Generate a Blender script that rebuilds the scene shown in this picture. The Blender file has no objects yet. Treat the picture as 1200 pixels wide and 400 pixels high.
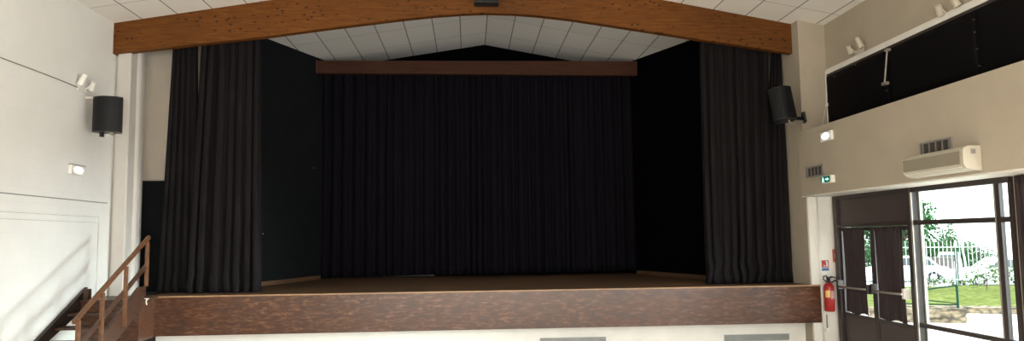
import bpy, bmesh, math, random
from mathutils import Vector, Matrix
random.seed(7)
C = bpy.context.scene
COL = C.collection

# ------------------------------------------------------------------ camera
cam_d = bpy.data.cameras.new('camera')
cam_d.sensor_width = 36.0
cam_d.lens = 870.0 / 1200.0 * 36.0
cam_d.clip_end = 400
cam = bpy.data.objects.new('camera', cam_d)
COL.objects.link(cam)
CR = Vector((0.99824441, -0.05766936, -0.01350329))
CU = Vector((0.00819431, -0.09132204, 0.9957877))
CF = Vector((0.05865958, 0.99415015, 0.09068916))
M = Matrix((CR, CU, -CF)).transposed().to_4x4()
M.translation = Vector((0, 0, 1.95))
cam.matrix_world = M
C.camera = cam

# ------------------------------------------------------------------ world, lights, exposure
C.view_settings.view_transform = 'Standard'
C.view_settings.look = 'None'
C.view_settings.gamma = 1
C.view_settings.exposure = 0.0
C.view_settings.use_curve_mapping = False
SKY = 5.5
w = bpy.data.worlds.new('sky')
C.world = w
w.use_nodes = True
bgn = w.node_tree.nodes['Background']
bgn.inputs[0].default_value = (0.93, 0.97, 1.0, 1)
bgn.inputs[1].default_value = SKY
# bright patch added low in the sky, out of view, to cast handrail shadows
def sky_glow(direction, inner, outer, gain):
    N, L = w.node_tree.nodes, w.node_tree.links
    tc = N.new('ShaderNodeTexCoord'); dt = N.new('ShaderNodeVectorMath'); dt.operation = 'DOT_PRODUCT'
    dt.inputs[1].default_value = Vector(direction).normalized()
    L.new(tc.outputs['Generated'], dt.inputs[0])
    mr = N.new('ShaderNodeMapRange'); mr.interpolation_type = 'SMOOTHSTEP'
    mr.inputs['From Min'].default_value = math.cos(math.radians(outer))
    mr.inputs['From Max'].default_value = math.cos(math.radians(inner))
    mr.inputs['To Min'].default_value = SKY; mr.inputs['To Max'].default_value = gain
    L.new(dt.outputs['Value'], mr.inputs['Value']); L.new(mr.outputs[0], bgn.inputs[1])
sky_glow((12.5, -3.4, 0.6), 9, 17, 150.0)

def area(name, loc, rot, sx, sy, power, color=(1, 1, 1), spread=180):
    d = bpy.data.lights.new(name, 'AREA')
    d.shape = 'RECTANGLE'; d.size = sx; d.size_y = sy; d.energy = power; d.color = color
    d.spread = math.radians(spread)
    o = bpy.data.objects.new(name, d); COL.objects.link(o)
    o.location = loc; o.rotation_euler = rot
    return o
# added fill lamp in front of the solid right wall, no opening behind it
area('side_fill', (6.30, 2.2, 1.55), (0, math.radians(68), 0), 1.9, 10.0, 1230, (0.98, 0.99, 1.0))
# added frontal fill lamp, unseen, standing before the solid rear wall
area('rear_fill', (0.5, -5.7, 1.45), (math.radians(100), 0, 0), 10.5, 2.4, 940, (1.0, 0.97, 0.92))

# ------------------------------------------------------------------ materials
def mat(name, color=(0.8, 0.8, 0.8), rough=0.7, metal=0.0, spec=0.5, emit=None, estr=0.0):
    m = bpy.data.materials.new(name); m.use_nodes = True
    b = m.node_tree.nodes['Principled BSDF']
    b.inputs['Base Color'].default_value = (*color, 1)
    b.inputs['Roughness'].default_value = rough
    b.inputs['Metallic'].default_value = metal
    b.inputs['Specular IOR Level'].default_value = spec
    if emit:
        b.inputs['Emission Color'].default_value = (*emit, 1)
        b.inputs['Emission Strength'].default_value = estr
    m['b'] = 1
    return m

def nodes(m):
    return m.node_tree.nodes, m.node_tree.links, m.node_tree.nodes['Principled BSDF']

def coord(m, scale=(1, 1, 1), loc=(0, 0, 0), rot=(0, 0, 0), kind='Object'):
    N, L, b = nodes(m)
    tc = N.new('ShaderNodeTexCoord'); mp = N.new('ShaderNodeMapping')
    mp.inputs['Scale'].default_value = scale; mp.inputs['Location'].default_value = loc
    mp.inputs['Rotation'].default_value = rot
    L.new(tc.outputs[kind], mp.inputs['Vector'])
    return mp.outputs['Vector']

def noise(m, vec, scale, detail=4, rough=0.55, dist=0.0):
    N, L, b = nodes(m)
    n = N.new('ShaderNodeTexNoise'); n.inputs['Scale'].default_value = scale
    n.inputs['Detail'].default_value = detail; n.inputs['Roughness'].default_value = rough
    n.inputs['Distortion'].default_value = dist
    if vec is not None: L.new(vec, n.inputs['Vector'])
    return n.outputs['Fac']

def ramp(m, fac, stops):
    N, L, b = nodes(m)
    r = N.new('ShaderNodeValToRGB'); cr = r.color_ramp
    while len(cr.elements) < len(stops): cr.elements.new(0.5)
    for e, (p, c) in zip(cr.elements, stops):
        e.position = p; e.color = (*c, 1) if len(c) == 3 else c
    L.new(fac, r.inputs['Fac'])
    return r.outputs['Color']

def mixc(m, fac, a, b_, mode='MIX'):
    N, L, b = nodes(m)
    x = N.new('ShaderNodeMix'); x.data_type = 'RGBA'; x.blend_type = mode
    for s, v in ((x.inputs[0], fac), (x.inputs[6], a), (x.inputs[7], b_)):
        if isinstance(v, (int, float)): s.default_value = v
        elif isinstance(v, tuple): s.default_value = (*v, 1)
        else: L.new(v, s)
    return x.outputs[2]

def math_(m, op, a, b_=None, c_=None):
    N, L, b = nodes(m)
    x = N.new('ShaderNodeMath'); x.operation = op
    for s, v in zip(x.inputs, (a, b_, c_)):
        if v is None: continue
        if isinstance(v, (int, float)): s.default_value = v
        else: L.new(v, s)
    return x.outputs[0]

def bump(m, h, strength=0.3, dist=0.01):
    N, L, b = nodes(m)
    x = N.new('ShaderNodeBump'); x.inputs['Strength'].default_value = strength
    x.inputs['Distance'].default_value = dist
    L.new(h, x.inputs['Height']); L.new(x.outputs['Normal'], b.inputs['Normal'])

def setc(m, c):
    N, L, b = nodes(m); L.new(c, b.inputs['Base Color'])

def varied(name, color, amt=0.12, scale=3.0, rough=0.7, bumps=0.0, bscale=60, **k):
    m = mat(name, color, rough, **k)
    v = coord(m)
    n = noise(m, v, scale, 5)
    lo = tuple(c * (1 - amt) for c in color); hi = tuple(min(1, c * (1 + amt)) for c in color)
    setc(m, ramp(m, n, [(0.3, lo), (0.7, hi)]))
    if bumps: bump(m, noise(m, v, bscale, 3), bumps, 0.004)
    return m

def masonry(name, color, axis, amt=0.05):
    """painted block wall: faint courses under thick paint"""
    m = mat(name, color, 0.75)
    rot = (0, 0, 0)
    N, L, b = nodes(m)
    tc = N.new('ShaderNodeTexCoord'); sp = N.new('ShaderNodeSeparateXYZ'); cb = N.new('ShaderNodeCombineXYZ')
    L.new(tc.outputs['Object'], sp.inputs[0])
    L.new(sp.outputs['Y' if axis == 'x' else 'X'], cb.inputs['X']); L.new(sp.outputs['Z'], cb.inputs['Y'])
    br = N.new('ShaderNodeTexBrick')
    br.inputs['Scale'].default_value = 1.0; br.inputs['Brick Width'].default_value = 0.44
    br.inputs['Row Height'].default_value = 0.21; br.inputs['Mortar Size'].default_value = 0.006
    br.inputs['Mortar Smooth'].default_value = 0.6
    br.inputs['Color1'].default_value = (1, 1, 1, 1); br.inputs['Color2'].default_value = (0.93, 0.93, 0.93, 1)
    br.inputs['Mortar'].default_value = (0.86, 0.85, 0.84, 1)
    L.new(cb.outputs[0], br.inputs['Vector'])
    v = coord(m)
    n = noise(m, v, 1.7, 6, 0.6)
    base = ramp(m, n, [(0.3, tuple(c * (1 - amt) for c in color)), (0.7, color)])
    setc(m, mixc(m, 0.15, base, br.outputs['Color'], 'MULTIPLY'))
    h = math_(m, 'ADD', math_(m, 'MULTIPLY', br.outputs['Fac'], -0.22), math_(m, 'MULTIPLY', noise(m, v, 9, 6, 0.65), 1.0))
    bump(m, h, 0.35, 0.012)
    return m

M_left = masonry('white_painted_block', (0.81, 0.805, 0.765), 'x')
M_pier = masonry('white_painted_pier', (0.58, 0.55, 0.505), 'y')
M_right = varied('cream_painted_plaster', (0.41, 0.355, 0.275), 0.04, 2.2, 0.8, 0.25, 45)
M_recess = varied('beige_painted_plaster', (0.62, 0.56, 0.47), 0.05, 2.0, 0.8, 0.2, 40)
M_seam = varied('wall_joint', (0.30, 0.29, 0.26), 0.1, 4, 0.8)
M_seaml = varied('faint_wall_joint', (0.58, 0.565, 0.52), 0.1, 4, 0.8)
M_base = varied('white_plinth_paint', (0.78, 0.76, 0.70), 0.05, 3.0, 0.7, 0.2, 40)
M_white = varied('white_gloss_paint', (0.78, 0.76, 0.71), 0.03, 4.0, 0.45)
M_black = varied('black_stage_paint', (0.0070, 0.0085, 0.0095), 0.2, 3.0, 0.9, 0.15, 30, spec=0.12)
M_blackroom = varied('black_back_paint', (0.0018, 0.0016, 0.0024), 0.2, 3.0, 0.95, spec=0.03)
M_hallfloor = varied('hall_floor_tile', (0.72, 0.66, 0.56), 0.1, 1.5, 0.45)

def wood(name, dark, mid, light, grain=(1.2, 14, 14), rough=0.5, knots=0.0, scuff=0.0, spec=0.5):
    m = mat(name, mid, rough, spec=spec)
    v = coord(m, grain)
    n = noise(m, v, 3.2, 7, 0.62, 0.5)
    c = ramp(m, n, [(0.25, dark), (0.5, mid), (0.75, light)])
    v2 = coord(m)
    big = noise(m, v2, 0.55, 3, 0.5)
    c = mixc(m, 0.45, c, ramp(m, big, [(0.35, (0.62, 0.62, 0.62)), (0.65, (1.25, 1.25, 1.25))]), 'MULTIPLY')
    N, L, b = nodes(m)
    if knots:
        vk = coord(m, (1.0, 1, 1.9))
        sx_ = N.new('ShaderNodeSeparateXYZ'); L.new(vk, sx_.inputs[0])
        cx_ = N.new('ShaderNodeCombineXYZ'); L.new(sx_.outputs['X'], cx_.inputs[0]); L.new(sx_.outputs['Z'], cx_.inputs[1])
        vo = N.new('ShaderNodeTexVoronoi'); vo.voronoi_dimensions = '2D'; vo.inputs['Scale'].default_value = 4.6
        L.new(cx_.outputs[0], vo.inputs['Vector'])
        k = ramp(m, vo.outputs['Distance'], [(0.09, (1, 1, 1)), (0.17, (0, 0, 0))])
        # knots only in some boards, more of them to the right
        sel = ramp(m, noise(m, coord(m, (0.6, 1, 2.0)), 1.4, 2), [(0.44, (0, 0, 0)), (0.58, (1, 1, 1))])
        c = mixc(m, math_(m, 'MULTIPLY', math_(m, 'MULTIPLY', k, sel), knots), c, (0.035, 0.014, 0.006))
    if scuff:
        vs = coord(m, (2.0, 8, 8))
        s1 = noise(m, vs, 2.6, 8, 0.75, 0.3)
        s = ramp(m, s1, [(0.50, (0, 0, 0)), (0.68, (1, 1, 1))])
        c = mixc(m, math_(m, 'MULTIPLY', s, scuff), c, (0.29, 0.15, 0.09))
        vd = coord(m, (1.3, 2.4, 3.0))
        d = ramp(m, noise(m, vd, 1.9, 5, 0.6), [(0.48, (0, 0, 0)), (0.66, (1, 1, 1))])
        c = mixc(m, math_(m, 'MULTIPLY', d, 0.6), c, (0.035, 0.018, 0.013))
    setc(m, c)
    bump(m, n, 0.12, 0.004)
    return m
M_beam = wood('varnished_glulam', (0.075, 0.023, 0.0035), (0.125, 0.042, 0.0065), (0.175, 0.066, 0.012), (0.8, 9, 9), 0.55, 0.95, spec=0.18)
M_backbeam = wood('dark_stage_beam', (0.04, 0.016, 0.009), (0.06, 0.024, 0.014), (0.08, 0.034, 0.02), (0.8, 9, 9), 0.7, 0.5, spec=0.15)
M_fascia = wood('worn_stained_board', (0.028, 0.009, 0.004), (0.062, 0.021, 0.008), (0.10, 0.038, 0.016), (2.2, 9, 16), 0.28, 0, 0.6, 0.5)
M_stagefloor = wood('stage_floor_board', (0.075, 0.040, 0.020), (0.115, 0.064, 0.032), (0.15, 0.088, 0.045), (1.5, 9, 1), 0.5)
M_lip = wood('stage_edge_strip', (0.22, 0.12, 0.06), (0.32, 0.19, 0.10), (0.42, 0.26, 0.14), (1.5, 9, 9), 0.45)
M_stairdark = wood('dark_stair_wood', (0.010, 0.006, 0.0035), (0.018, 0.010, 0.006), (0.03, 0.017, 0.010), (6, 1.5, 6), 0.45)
M_stair = wood('stained_stair_wood', (0.035, 0.015, 0.008), (0.06, 0.026, 0.014), (0.09, 0.042, 0.024), (6, 1.5, 6), 0.45)
M_rail = wood('varnished_handrail', (0.09, 0.037, 0.014), (0.14, 0.060, 0.025), (0.20, 0.09, 0.04), (6, 1.5, 6), 0.4)

def cloth(name, color, rough=0.9, sheen=0.25):
    m = mat(name, color, rough, spec=0.08)
    N, L, b = nodes(m)
    b.inputs['Sheen Weight'].default_value = sheen
    b.inputs['Sheen Roughness'].default_value = 0.4
    v = coord(m)
    n = noise(m, coord(m, (3, 3, 0.8)), 2.0, 5)
    setc(m, ramp(m, n, [(0.3, tuple(c * 0.75 for c in color)), (0.7, tuple(c * 1.25 for c in color))]))
    bump(m, noise(m, v, 220, 2), 0.15, 0.002)
    return m
M_curt = cloth('black_stage_drape', (0.0108, 0.0094, 0.0102), sheen=0.0)
M_curtb = cloth('blue_black_backdrop', (0.0060, 0.0050, 0.0078), sheen=0.0)
M_doorc = cloth('dark_brown_door_cloth', (0.040, 0.030, 0.032), sheen=0.08)
M_blk = cloth('blackout_cloth', (0.0035, 0.003, 0.0035), 0.8, 0.0)

def ceiling_mat(name, color, x0, px, y0, py, tilt=0.06):
    m = mat(name, color, 0.85)
    N, L, b = nodes(m)
    tc = N.new('ShaderNodeTexCoord'); sp = N.new('ShaderNodeSeparateXYZ')
    L.new(tc.outputs['Object'], sp.inputs[0])
    def line(axis, o, p):
        t = math_(m, 'DIVIDE', math_(m, 'SUBTRACT', sp.outputs[axis], o), p)
        f = math_(m, 'FRACT', math_(m, 'ADD', t, 100.0))
        d = math_(m, 'MULTIPLY', math_(m, 'MINIMUM', f, math_(m, 'SUBTRACT', 1.0, f)), p)
        cell = math_(m, 'FLOOR', math_(m, 'ADD', t, 100.0))
        return d, cell
    dx, cx = line('X', x0, px); dy, cy = line('Y', y0, py)
    lx = ramp(m, dx, [(0.0, (1, 1, 1)), (0.006, (1, 1, 1)), (0.013, (0, 0, 0))])
    ly = ramp(m, dy, [(0.0, (1, 1, 1)), (0.006, (1, 1, 1)), (0.016, (0, 0, 0))])
    cb = N.new('ShaderNodeCombineXYZ'); L.new(cx, cb.inputs[0]); L.new(cy, cb.inputs[1])
    wn = N.new('ShaderNodeTexWhiteNoise'); wn.noise_dimensions = '2D'; L.new(cb.outputs[0], wn.inputs['Vector'])
    sh = ramp(m, wn.outputs['Value'], [(0, tuple(c * (1 - tilt) for c in color)), (1, color)])
    ln = mixc(m, lx, sh, tuple(c * 0.22 for c in color))
    ln = mixc(m, math_(m, 'MULTIPLY', ly, 0.55), ln, tuple(c * 0.3 for c in color))
    v = coord(m); sp2 = noise(m, v, 130, 2, 0.7)
    ln = mixc(m, 0.22, ln, ramp(m, sp2, [(0.35, (0.8, 0.8, 0.8)), (0.6, (1.05, 1.05, 1.05))]), 'MULTIPLY')
    setc(m, ln)
    bump(m, math_(m, 'ADD', math_(m, 'MULTIPLY', sp2, 0.3), math_(m, 'MULTIPLY', lx, -1.0)), 0.2, 0.006)
    return m
M_ceil = ceiling_mat('hall_ceiling_tile', (0.88, 0.84, 0.78), 0.31, 0.595, 12.12, 1.2)
M_ceils = ceiling_mat('stage_ceiling_tile', (0.92, 0.915, 0.89), 0.44, 0.595, 15.88, 1.29)

M_frame = varied('dark_brown_metal', (0.030, 0.021, 0.020), 0.15, 4, 0.45)
M_panel = varied('brown_door_panel', (0.055, 0.038, 0.038), 0.12, 3, 0.5)
M_bar = mat('grey_push_bar', (0.26, 0.23, 0.20), 0.4, 0.4)
M_silver = mat('aluminium', (0.34, 0.31, 0.26), 0.5, 0.3)
M_plastic = mat('cream_plastic', (0.48, 0.44, 0.355), 0.5)
M_grillec = varied('tan_grille_plastic', (0.26, 0.23, 0.175), 0.05, 5, 0.6)
M_whitep = mat('white_plastic', (0.80, 0.78, 0.72), 0.45)
M_spk = varied('black_speaker_plastic', (0.006, 0.006, 0.0075), 0.1, 8, 0.55, 0.3, 300, spec=0.25)
M_spkd = mat('black_metal', (0.012, 0.012, 0.013), 0.4, 0.4)
M_grey = varied('grey_vent_metal', (0.22, 0.21, 0.19), 0.1, 8, 0.55)
M_darkslot = mat('dark_vent_slot', (0.05, 0.043, 0.037), 0.8)
M_vent2 = varied('plinth_vent_grey', (0.30, 0.32, 0.31), 0.1, 8, 0.55)
M_red = mat('red_enamel', (0.36, 0.014, 0.012), 0.3)
M_redd = mat('red_plastic', (0.36, 0.025, 0.025), 0.4)
M_blue = mat('blue_sign', (0.03, 0.13, 0.35), 0.5)
M_yel = mat('yellow_label', (0.75, 0.55, 0.15), 0.5)
M_lab = mat('white_label', (0.75, 0.72, 0.68), 0.5)
M_rub = mat('black_rubber', (0.01, 0.01, 0.01), 0.6)
M_lampglow = mat('emergency_lens', (0.9, 1, 1), 0.4, emit=(0.85, 1.0, 0.98), estr=3.5)
M_exitg = mat('exit_green', (0.0, 0.12, 0.07), 0.4, emit=(0.0, 0.16, 0.10), estr=0.35)
M_exitw = mat('exit_white', (0.8, 1, 0.95), 0.4, emit=(0.6, 1.0, 0.95), estr=1.3)
M_clip = mat('dull_clip', (0.07, 0.065, 0.06), 0.5)
M_brk = mat('cream_bracket_paint', (0.50, 0.45, 0.37), 0.5)
M_dot = mat('white_fleck', (0.6, 0.6, 0.6), 0.6)

def glass_mat():
    m = bpy.data.materials.new('window_glass'); m.use_nodes = True
    N, L = m.node_tree.nodes, m.node_tree.links
    N.remove(N['Principled BSDF'])
    t = N.new('ShaderNodeBsdfTransparent'); t.inputs[0].default_value = (0.93, 0.97, 0.96, 1)
    g = N.new('ShaderNodeBsdfGlossy'); g.inputs['Roughness'].default_value = 0.03
    x = N.new('ShaderNodeMixShader'); out = N['Material Output']
    x.inputs[0].default_value = 0.05; L.new(t.outputs[0], x.inputs[1]); L.new(g.outputs[0], x.inputs[2])
    L.new(x.outputs[0], out.inputs['Surface'])
    return m
M_glass = glass_mat()

# ------------------------------------------------------------------ builders
ORG = {}
def thing(name, label, cat, loc=(0, 0, 0), rot=(0, 0, 0), group=None):
    o = bpy.data.objects.new(name, None); COL.objects.link(o)
    o.location = loc; o.rotation_euler = rot; o.empty_display_size = 0.1
    o['label'] = label; o['category'] = cat
    if group: o['group'] = group
    ORG[o.name] = Vector(loc)
    return o

def tag(o, label, cat, group=None, kind=None):
    o['label'] = label; o['category'] = cat
    if group: o['group'] = group
    if kind: o['kind'] = kind
    return o

def obj(name, bm, m, parent=None, local=False, label=None, smooth=False, bevel=0.0):
    """link bm as one mesh object; world-space vertices unless local"""
    org = Vector((0, 0, 0))
    if parent is not None and not local:
        org = ORG.get(parent.name, Vector((0, 0, 0)))
    if org.length: bmesh.ops.translate(bm, verts=bm.verts, vec=-org)
    bmesh.ops.recalc_face_normals(bm, faces=bm.faces)
    me = bpy.data.meshes.new(name); bm.to_mesh(me); bm.free()
    for p in me.polygons: p.use_smooth = smooth
    o = bpy.data.objects.new(name, me); COL.objects.link(o)
    for mm in (m if isinstance(m, (list, tuple)) else [m]): me.materials.append(mm)
    if parent is not None:
        o.parent = parent
        ORG[o.name] = org
    if bevel:
        b = o.modifiers.new('bevel', 'BEVEL'); b.width = bevel; b.segments = 2; b.limit_method = 'ANGLE'
    if label: o['label'] = label
    return o

def struct(name, bm, m, **k):
    o = obj(name, bm, m, **k); o['kind'] = 'structure'; return o

def nb(): return bmesh.new()

def box(bm, x0, x1, y0, y1, z0, z1, mi=0):
    v = [bm.verts.new((x, y, z)) for x in (x0, x1) for y in (y0, y1) for z in (z0, z1)]
    for f in ((0, 1, 3, 2), (4, 6, 7, 5), (0, 4, 5, 1), (2, 3, 7, 6), (0, 2, 6, 4), (1, 5, 7, 3)):
        bm.faces.new([v[i] for i in f]).material_index = mi
    return bm

def bx(*a): return box(nb(), *a)

def prism(bm, pts, axis, a, b, mi=0):
    """polygon pts (2D) extruded along axis 'x','y' or 'z' between a and b"""
    def P(p, t):
        return {'x': (t, p[0], p[1]), 'y': (p[0], t, p[1]), 'z': (p[0], p[1], t)}[axis]
    A = [bm.verts.new(P(p, a)) for p in pts]; B = [bm.verts.new(P(p, b)) for p in pts]
    bm.faces.new(A).material_index = mi; bm.faces.new(B[::-1]).material_index = mi
    n = len(pts)
    for i in range(n):
        bm.faces.new((A[i], A[(i + 1) % n], B[(i + 1) % n], B[i])).material_index = mi
    return bm

def tube(bm, pts, r, seg=10, mi=0):
    pts = [Vector(p) for p in pts]; rings = []
    up0 = None
    for i, p in enumerate(pts):
        d = (pts[min(i + 1, len(pts) - 1)] - pts[max(i - 1, 0)]).normalized()
        a = Vector((0, 0, 1)) if abs(d.z) < 0.9 else Vector((1, 0, 0))
        if up0 is not None and abs(up0.dot(d)) < 0.95: a = up0
        s = d.cross(a).normalized(); t = s.cross(d).normalized(); up0 = t
        rr = r[i] if isinstance(r, (list, tuple)) else r
        rings.append([bm.verts.new(p + (s * math.cos(2 * math.pi * k / seg) + t * math.sin(2 * math.pi * k / seg)) * rr) for k in range(seg)])
    for A, B in zip(rings, rings[1:]):
        for k in range(seg):
            bm.faces.new((A[k], A[(k + 1) % seg], B[(k + 1) % seg], B[k])).material_index = mi
    bm.faces.new(rings[0]).material_index = mi; bm.faces.new(rings[-1][::-1]).material_index = mi
    return bm

def beam_between(bm, a, b, wx, h):
    """rectangular bar from a to b (in a plane of constant x), width wx across x, height h"""
    a, b = Vector(a), Vector(b); d = (b - a).normalized()
    s = Vector((1, 0, 0)); t = s.cross(d).normalized()
    v = []
    for p in (a, b):
        v.append([bm.verts.new(p + s * i * wx / 2 + t * j * h / 2) for i, j in ((-1, -1), (1, -1), (1, 1), (-1, 1))])
    for k in range(4): bm.faces.new((v[0][k], v[0][(k + 1) % 4], v[1][(k + 1) % 4], v[1][k]))
    bm.faces.new(v[0]); bm.faces.new(v[1][::-1])
    return bm

def lathe(bm, c, prof, seg=24, mi=0):
    rings = []
    for r, z in prof:
        rings.append([bm.verts.new((c[0] + r * math.cos(2 * math.pi * k / seg), c[1] + r * math.sin(2 * math.pi * k / seg), c[2] + z)) for k in range(seg)])
    for A, B in zip(rings, rings[1:]):
        for k in range(seg): bm.faces.new((A[k], A[(k + 1) % seg], B[(k + 1) % seg], B[k])).material_index = mi
    bm.faces.new(rings[0][::-1]).material_index = mi; bm.faces.new(rings[-1]).material_index = mi
    return bm

# ------------------------------------------------------------------ the room
XL, XR = -6.11, 6.40
RX, RZ = 0.43, 6.80
SL, SR = 0.1595, 0.186
def cz(x): return RZ - SL * (RX - x) if x < RX else RZ - SR * (x - RX)
YF = 12.65           # stage front board
ZS = 1.072           # stage floor height
YB = -6.0

struct('floor', bx(XL - 0.3, XR + 0.25, YB - 0.2, 18.5, -0.12, 0.0), M_hallfloor)
def ceil(name, y0, y1, m):
    struct(name, prism(nb(), [(XL - 0.3, cz(XL - 0.3)), (RX, RZ), (XR + 0.3, cz(XR + 0.3)), (XR + 0.3, 7.1), (RX, 7.4), (XL - 0.3, 7.1)], 'y', y0, y1), m)
ceil('ceiling_hall', YB - 0.2, 12.97, M_ceil)
ceil('ceiling_stage', 12.97, 18.5, M_ceils)

struct('wall_left', bx(XL - 0.3, XL, YB - 0.2, 18.5, 0, 5.9), M_left)
struct('wall_rear', bx(XL, XR, YB - 0.2, YB, 0, 7.1), M_recess)
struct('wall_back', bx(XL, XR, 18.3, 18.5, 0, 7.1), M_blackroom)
struct('baseboard_back', bx(-3.13, -0.85, 18.26, 18.30, ZS, ZS + 0.10), M_white)
# left wall mouldings: picture band, panel border and pilaster strip
bm = nb()
box(bm, XL, XL + 0.012, YB, 12.93, 2.405, 2.622)
box(bm, XL, XL + 0.012, 12.66, 12.93, 0.0, 2.405)
box(bm, XL, XL + 0.010, YB, 12.66, 2.30, 2.385)
struct('trim_1', bm, M_left)
struct('trim_2', box(nb(), XL, XL + 0.030, YB, 12.90, 2.626, 2.636), M_seam)
bm = nb()
box(bm, XL, XL + 0.014, YB, 12.66, 2.380, 2.390)
box(bm, XL, XL + 0.012, YB, 12.64, 2.290, 2.297)
box(bm, XL, XL + 0.014, 12.655, 12.665, 0.0, 2.38)
struct('trim_7', bm, M_seaml)
# cable clipped along the left wall
tag(obj('wall_cable', tube(nb(), [(XL + 0.012, y, 4.40 + 0.004 * math.sin(y * 3)) for y in [YB + i * 0.5 for i in range(36)] + [11.84]], 0.007, 8), M_grey, smooth=True),
    'thin grey cable clipped level along the white left wall', 'cable')

# left pier beside the stage opening: stepped masonry ribs
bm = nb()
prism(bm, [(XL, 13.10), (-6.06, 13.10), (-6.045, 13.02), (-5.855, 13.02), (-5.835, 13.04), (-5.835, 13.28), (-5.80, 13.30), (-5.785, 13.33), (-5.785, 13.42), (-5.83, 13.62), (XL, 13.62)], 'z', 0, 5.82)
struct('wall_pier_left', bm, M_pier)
# recess wall behind the left drapes, stops at the stage flank wall
struct('wall_recess_left', bx(XL, -4.55, 14.0, 14.15, ZS, 6.0), M_recess)
struct('wall_recess_right', bx(4.95, XR, 14.0, 14.15, ZS, 6.0), M_recess)
# right wall (with the glazed opening below the bulkhead)
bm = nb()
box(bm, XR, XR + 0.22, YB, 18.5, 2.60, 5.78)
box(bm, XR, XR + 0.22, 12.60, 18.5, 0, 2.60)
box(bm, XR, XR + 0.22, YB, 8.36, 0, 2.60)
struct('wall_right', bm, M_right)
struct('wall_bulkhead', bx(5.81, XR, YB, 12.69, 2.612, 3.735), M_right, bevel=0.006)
# white lining under the bulkhead edge
struct('trim_3', bx(5.83, XR, YB, 12.69, 2.596, 2.612), M_white)
# pier on the right of the stage opening
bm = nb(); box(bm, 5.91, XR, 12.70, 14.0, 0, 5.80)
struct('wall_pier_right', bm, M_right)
bm = nb(); box(bm, 5.925, 6.035, 12.672, 12.70, 0.0, 2.595)
struct('trim_4', bm, M_white, bevel=0.004)
# lower pier front is painted white below the bulkhead
struct('trim_5', bx(6.035, 6.395, 12.688, 12.70, 0, 2.594), M_base)
tag(obj('wall_pipe', tube(nb(), [(6.09, 12.665, 0.0), (6.09, 12.665, 2.59)], 0.014, 10), M_white, smooth=True),
    'slim white vertical pipe on the pier beside the stage end', 'pipe')

# ------------------------------------------------------------------ stage
st = thing('stage', 'raised timber stage with worn reddish brown front board', 'stage', (0.3, YF, 0))
obj('front_board', bx(-5.30, 6.062, YF, YF + 0.04, 0.425, ZS - 0.022), M_fascia, st)
obj('edge_strip', bx(-5.30, 6.075, YF - 0.012, YF + 0.047, ZS - 0.022, ZS + 0.001), M_lip, st, bevel=0.004)
bm = nb(); box(bm, -5.30, 5.905, YF + 0.047, 18.26, ZS - 0.06, ZS)
obj('floor_boards', bm, M_stagefloor, st)
obj('plinth', bx(-5.25, 5.905, 12.96, 13.0, 0.0, ZS - 0.06), M_base, st)
obj('end_block', bx(-6.045, -5.16, 12.08, 12.645, 0.415, ZS - 0.03), M_fascia, st)
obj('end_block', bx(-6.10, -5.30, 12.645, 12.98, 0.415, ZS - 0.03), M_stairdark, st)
obj('landing', bx(-6.045, -5.10, 12.04, 12.636, ZS - 0.03, ZS), M_stair, st)
obj('landing', bx(-6.10, -5.30, 12.636, 12.98, ZS - 0.03, ZS), M_stair, st)
# sill kerbs in front of the black flank walls
def flank(name, pts, z0, z1, m, kind=True):
    bm = prism(nb(), pts, 'z', z0, z1)
    return struct(name, bm, m)
def lx_(y): return -4.10 + (y - 15.06) * 0.3045
def rx_(y): return 4.644 - (y - 14.93) * 0.295
flank('wall_stage_left', [(lx_(13.45), 13.45), (lx_(18.25), 18.25), (lx_(18.25) - 0.12, 18.25), (lx_(13.45) - 0.12, 13.45)], ZS + 0.002, 5.9, M_black)
bpy.data.objects['wall_stage_left']
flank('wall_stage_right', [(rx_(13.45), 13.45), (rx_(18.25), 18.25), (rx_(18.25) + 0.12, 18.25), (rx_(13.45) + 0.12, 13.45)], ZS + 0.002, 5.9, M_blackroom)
# close the wedge between the flank walls and the sloping ceiling
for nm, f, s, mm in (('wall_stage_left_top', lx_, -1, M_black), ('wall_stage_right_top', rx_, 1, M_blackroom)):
    bm = nb(); ys = [13.45, 18.25]
    vs = []
    for y in ys:
        for dx in (0, 0.12 * s):
            x = f(y) + dx
            vs.append((bm.verts.new((x, y, 5.9)), bm.verts.new((x, y, cz(x) + 0.01))))
    a, b, c_, d = vs
    for q in ((a, b), (c_, d), (a, c_), (b, d)):
        bm.faces.new((q[0][0], q[1][0], q[1][1], q[0][1]))
    bm.faces.new((a[1], b[1], d[1], c_[1])); bm.faces.new((a[0], c_[0], d[0], b[0]))
    struct(nm, bm, mm)
flank('baseboard_stage_left', [(lx_(13.45) + 0.02, 13.45), (lx_(17.33) + 0.02, 17.33), (lx_(17.33), 17.33), (lx_(13.45), 13.45)], ZS, ZS + 0.085, M_stagefloor)
flank('baseboard_stage_right', [(rx_(13.45) - 0.02, 13.45), (rx_(17.33) - 0.02, 17.33), (rx_(17.33), 17.33), (rx_(13.45), 13.45)], ZS, ZS + 0.085, M_stagefloor)
# paint-loss flecks on the left flank wall
for (y, z, lab) in ((17.02, 3.60, 'pale chip high on the black left stage wall near the backdrop'),
                    (15.09, 2.10, 'pale chip low on the black left stage wall near the front drape')):
    x = lx_(y)
    tag(obj('paint_chip', tube(nb(), [(x - 0.01, y, z), (x + 0.006, y, z)], 0.012, 8), M_dot), lab, 'paint chip')
# black panel standing in the left recess
pn = thing('black_panel', 'black painted board standing between left pier and drape', 'panel', (-5.3, 13.9, ZS))
obj('board', bx(-5.93, -4.6, 13.88, 13.92, ZS, 3.08), M_black, pn)
obj('edge_batten', bx(-5.965, -5.93, 13.86, 13.93, ZS, 3.08), M_stairdark, pn)

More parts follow.
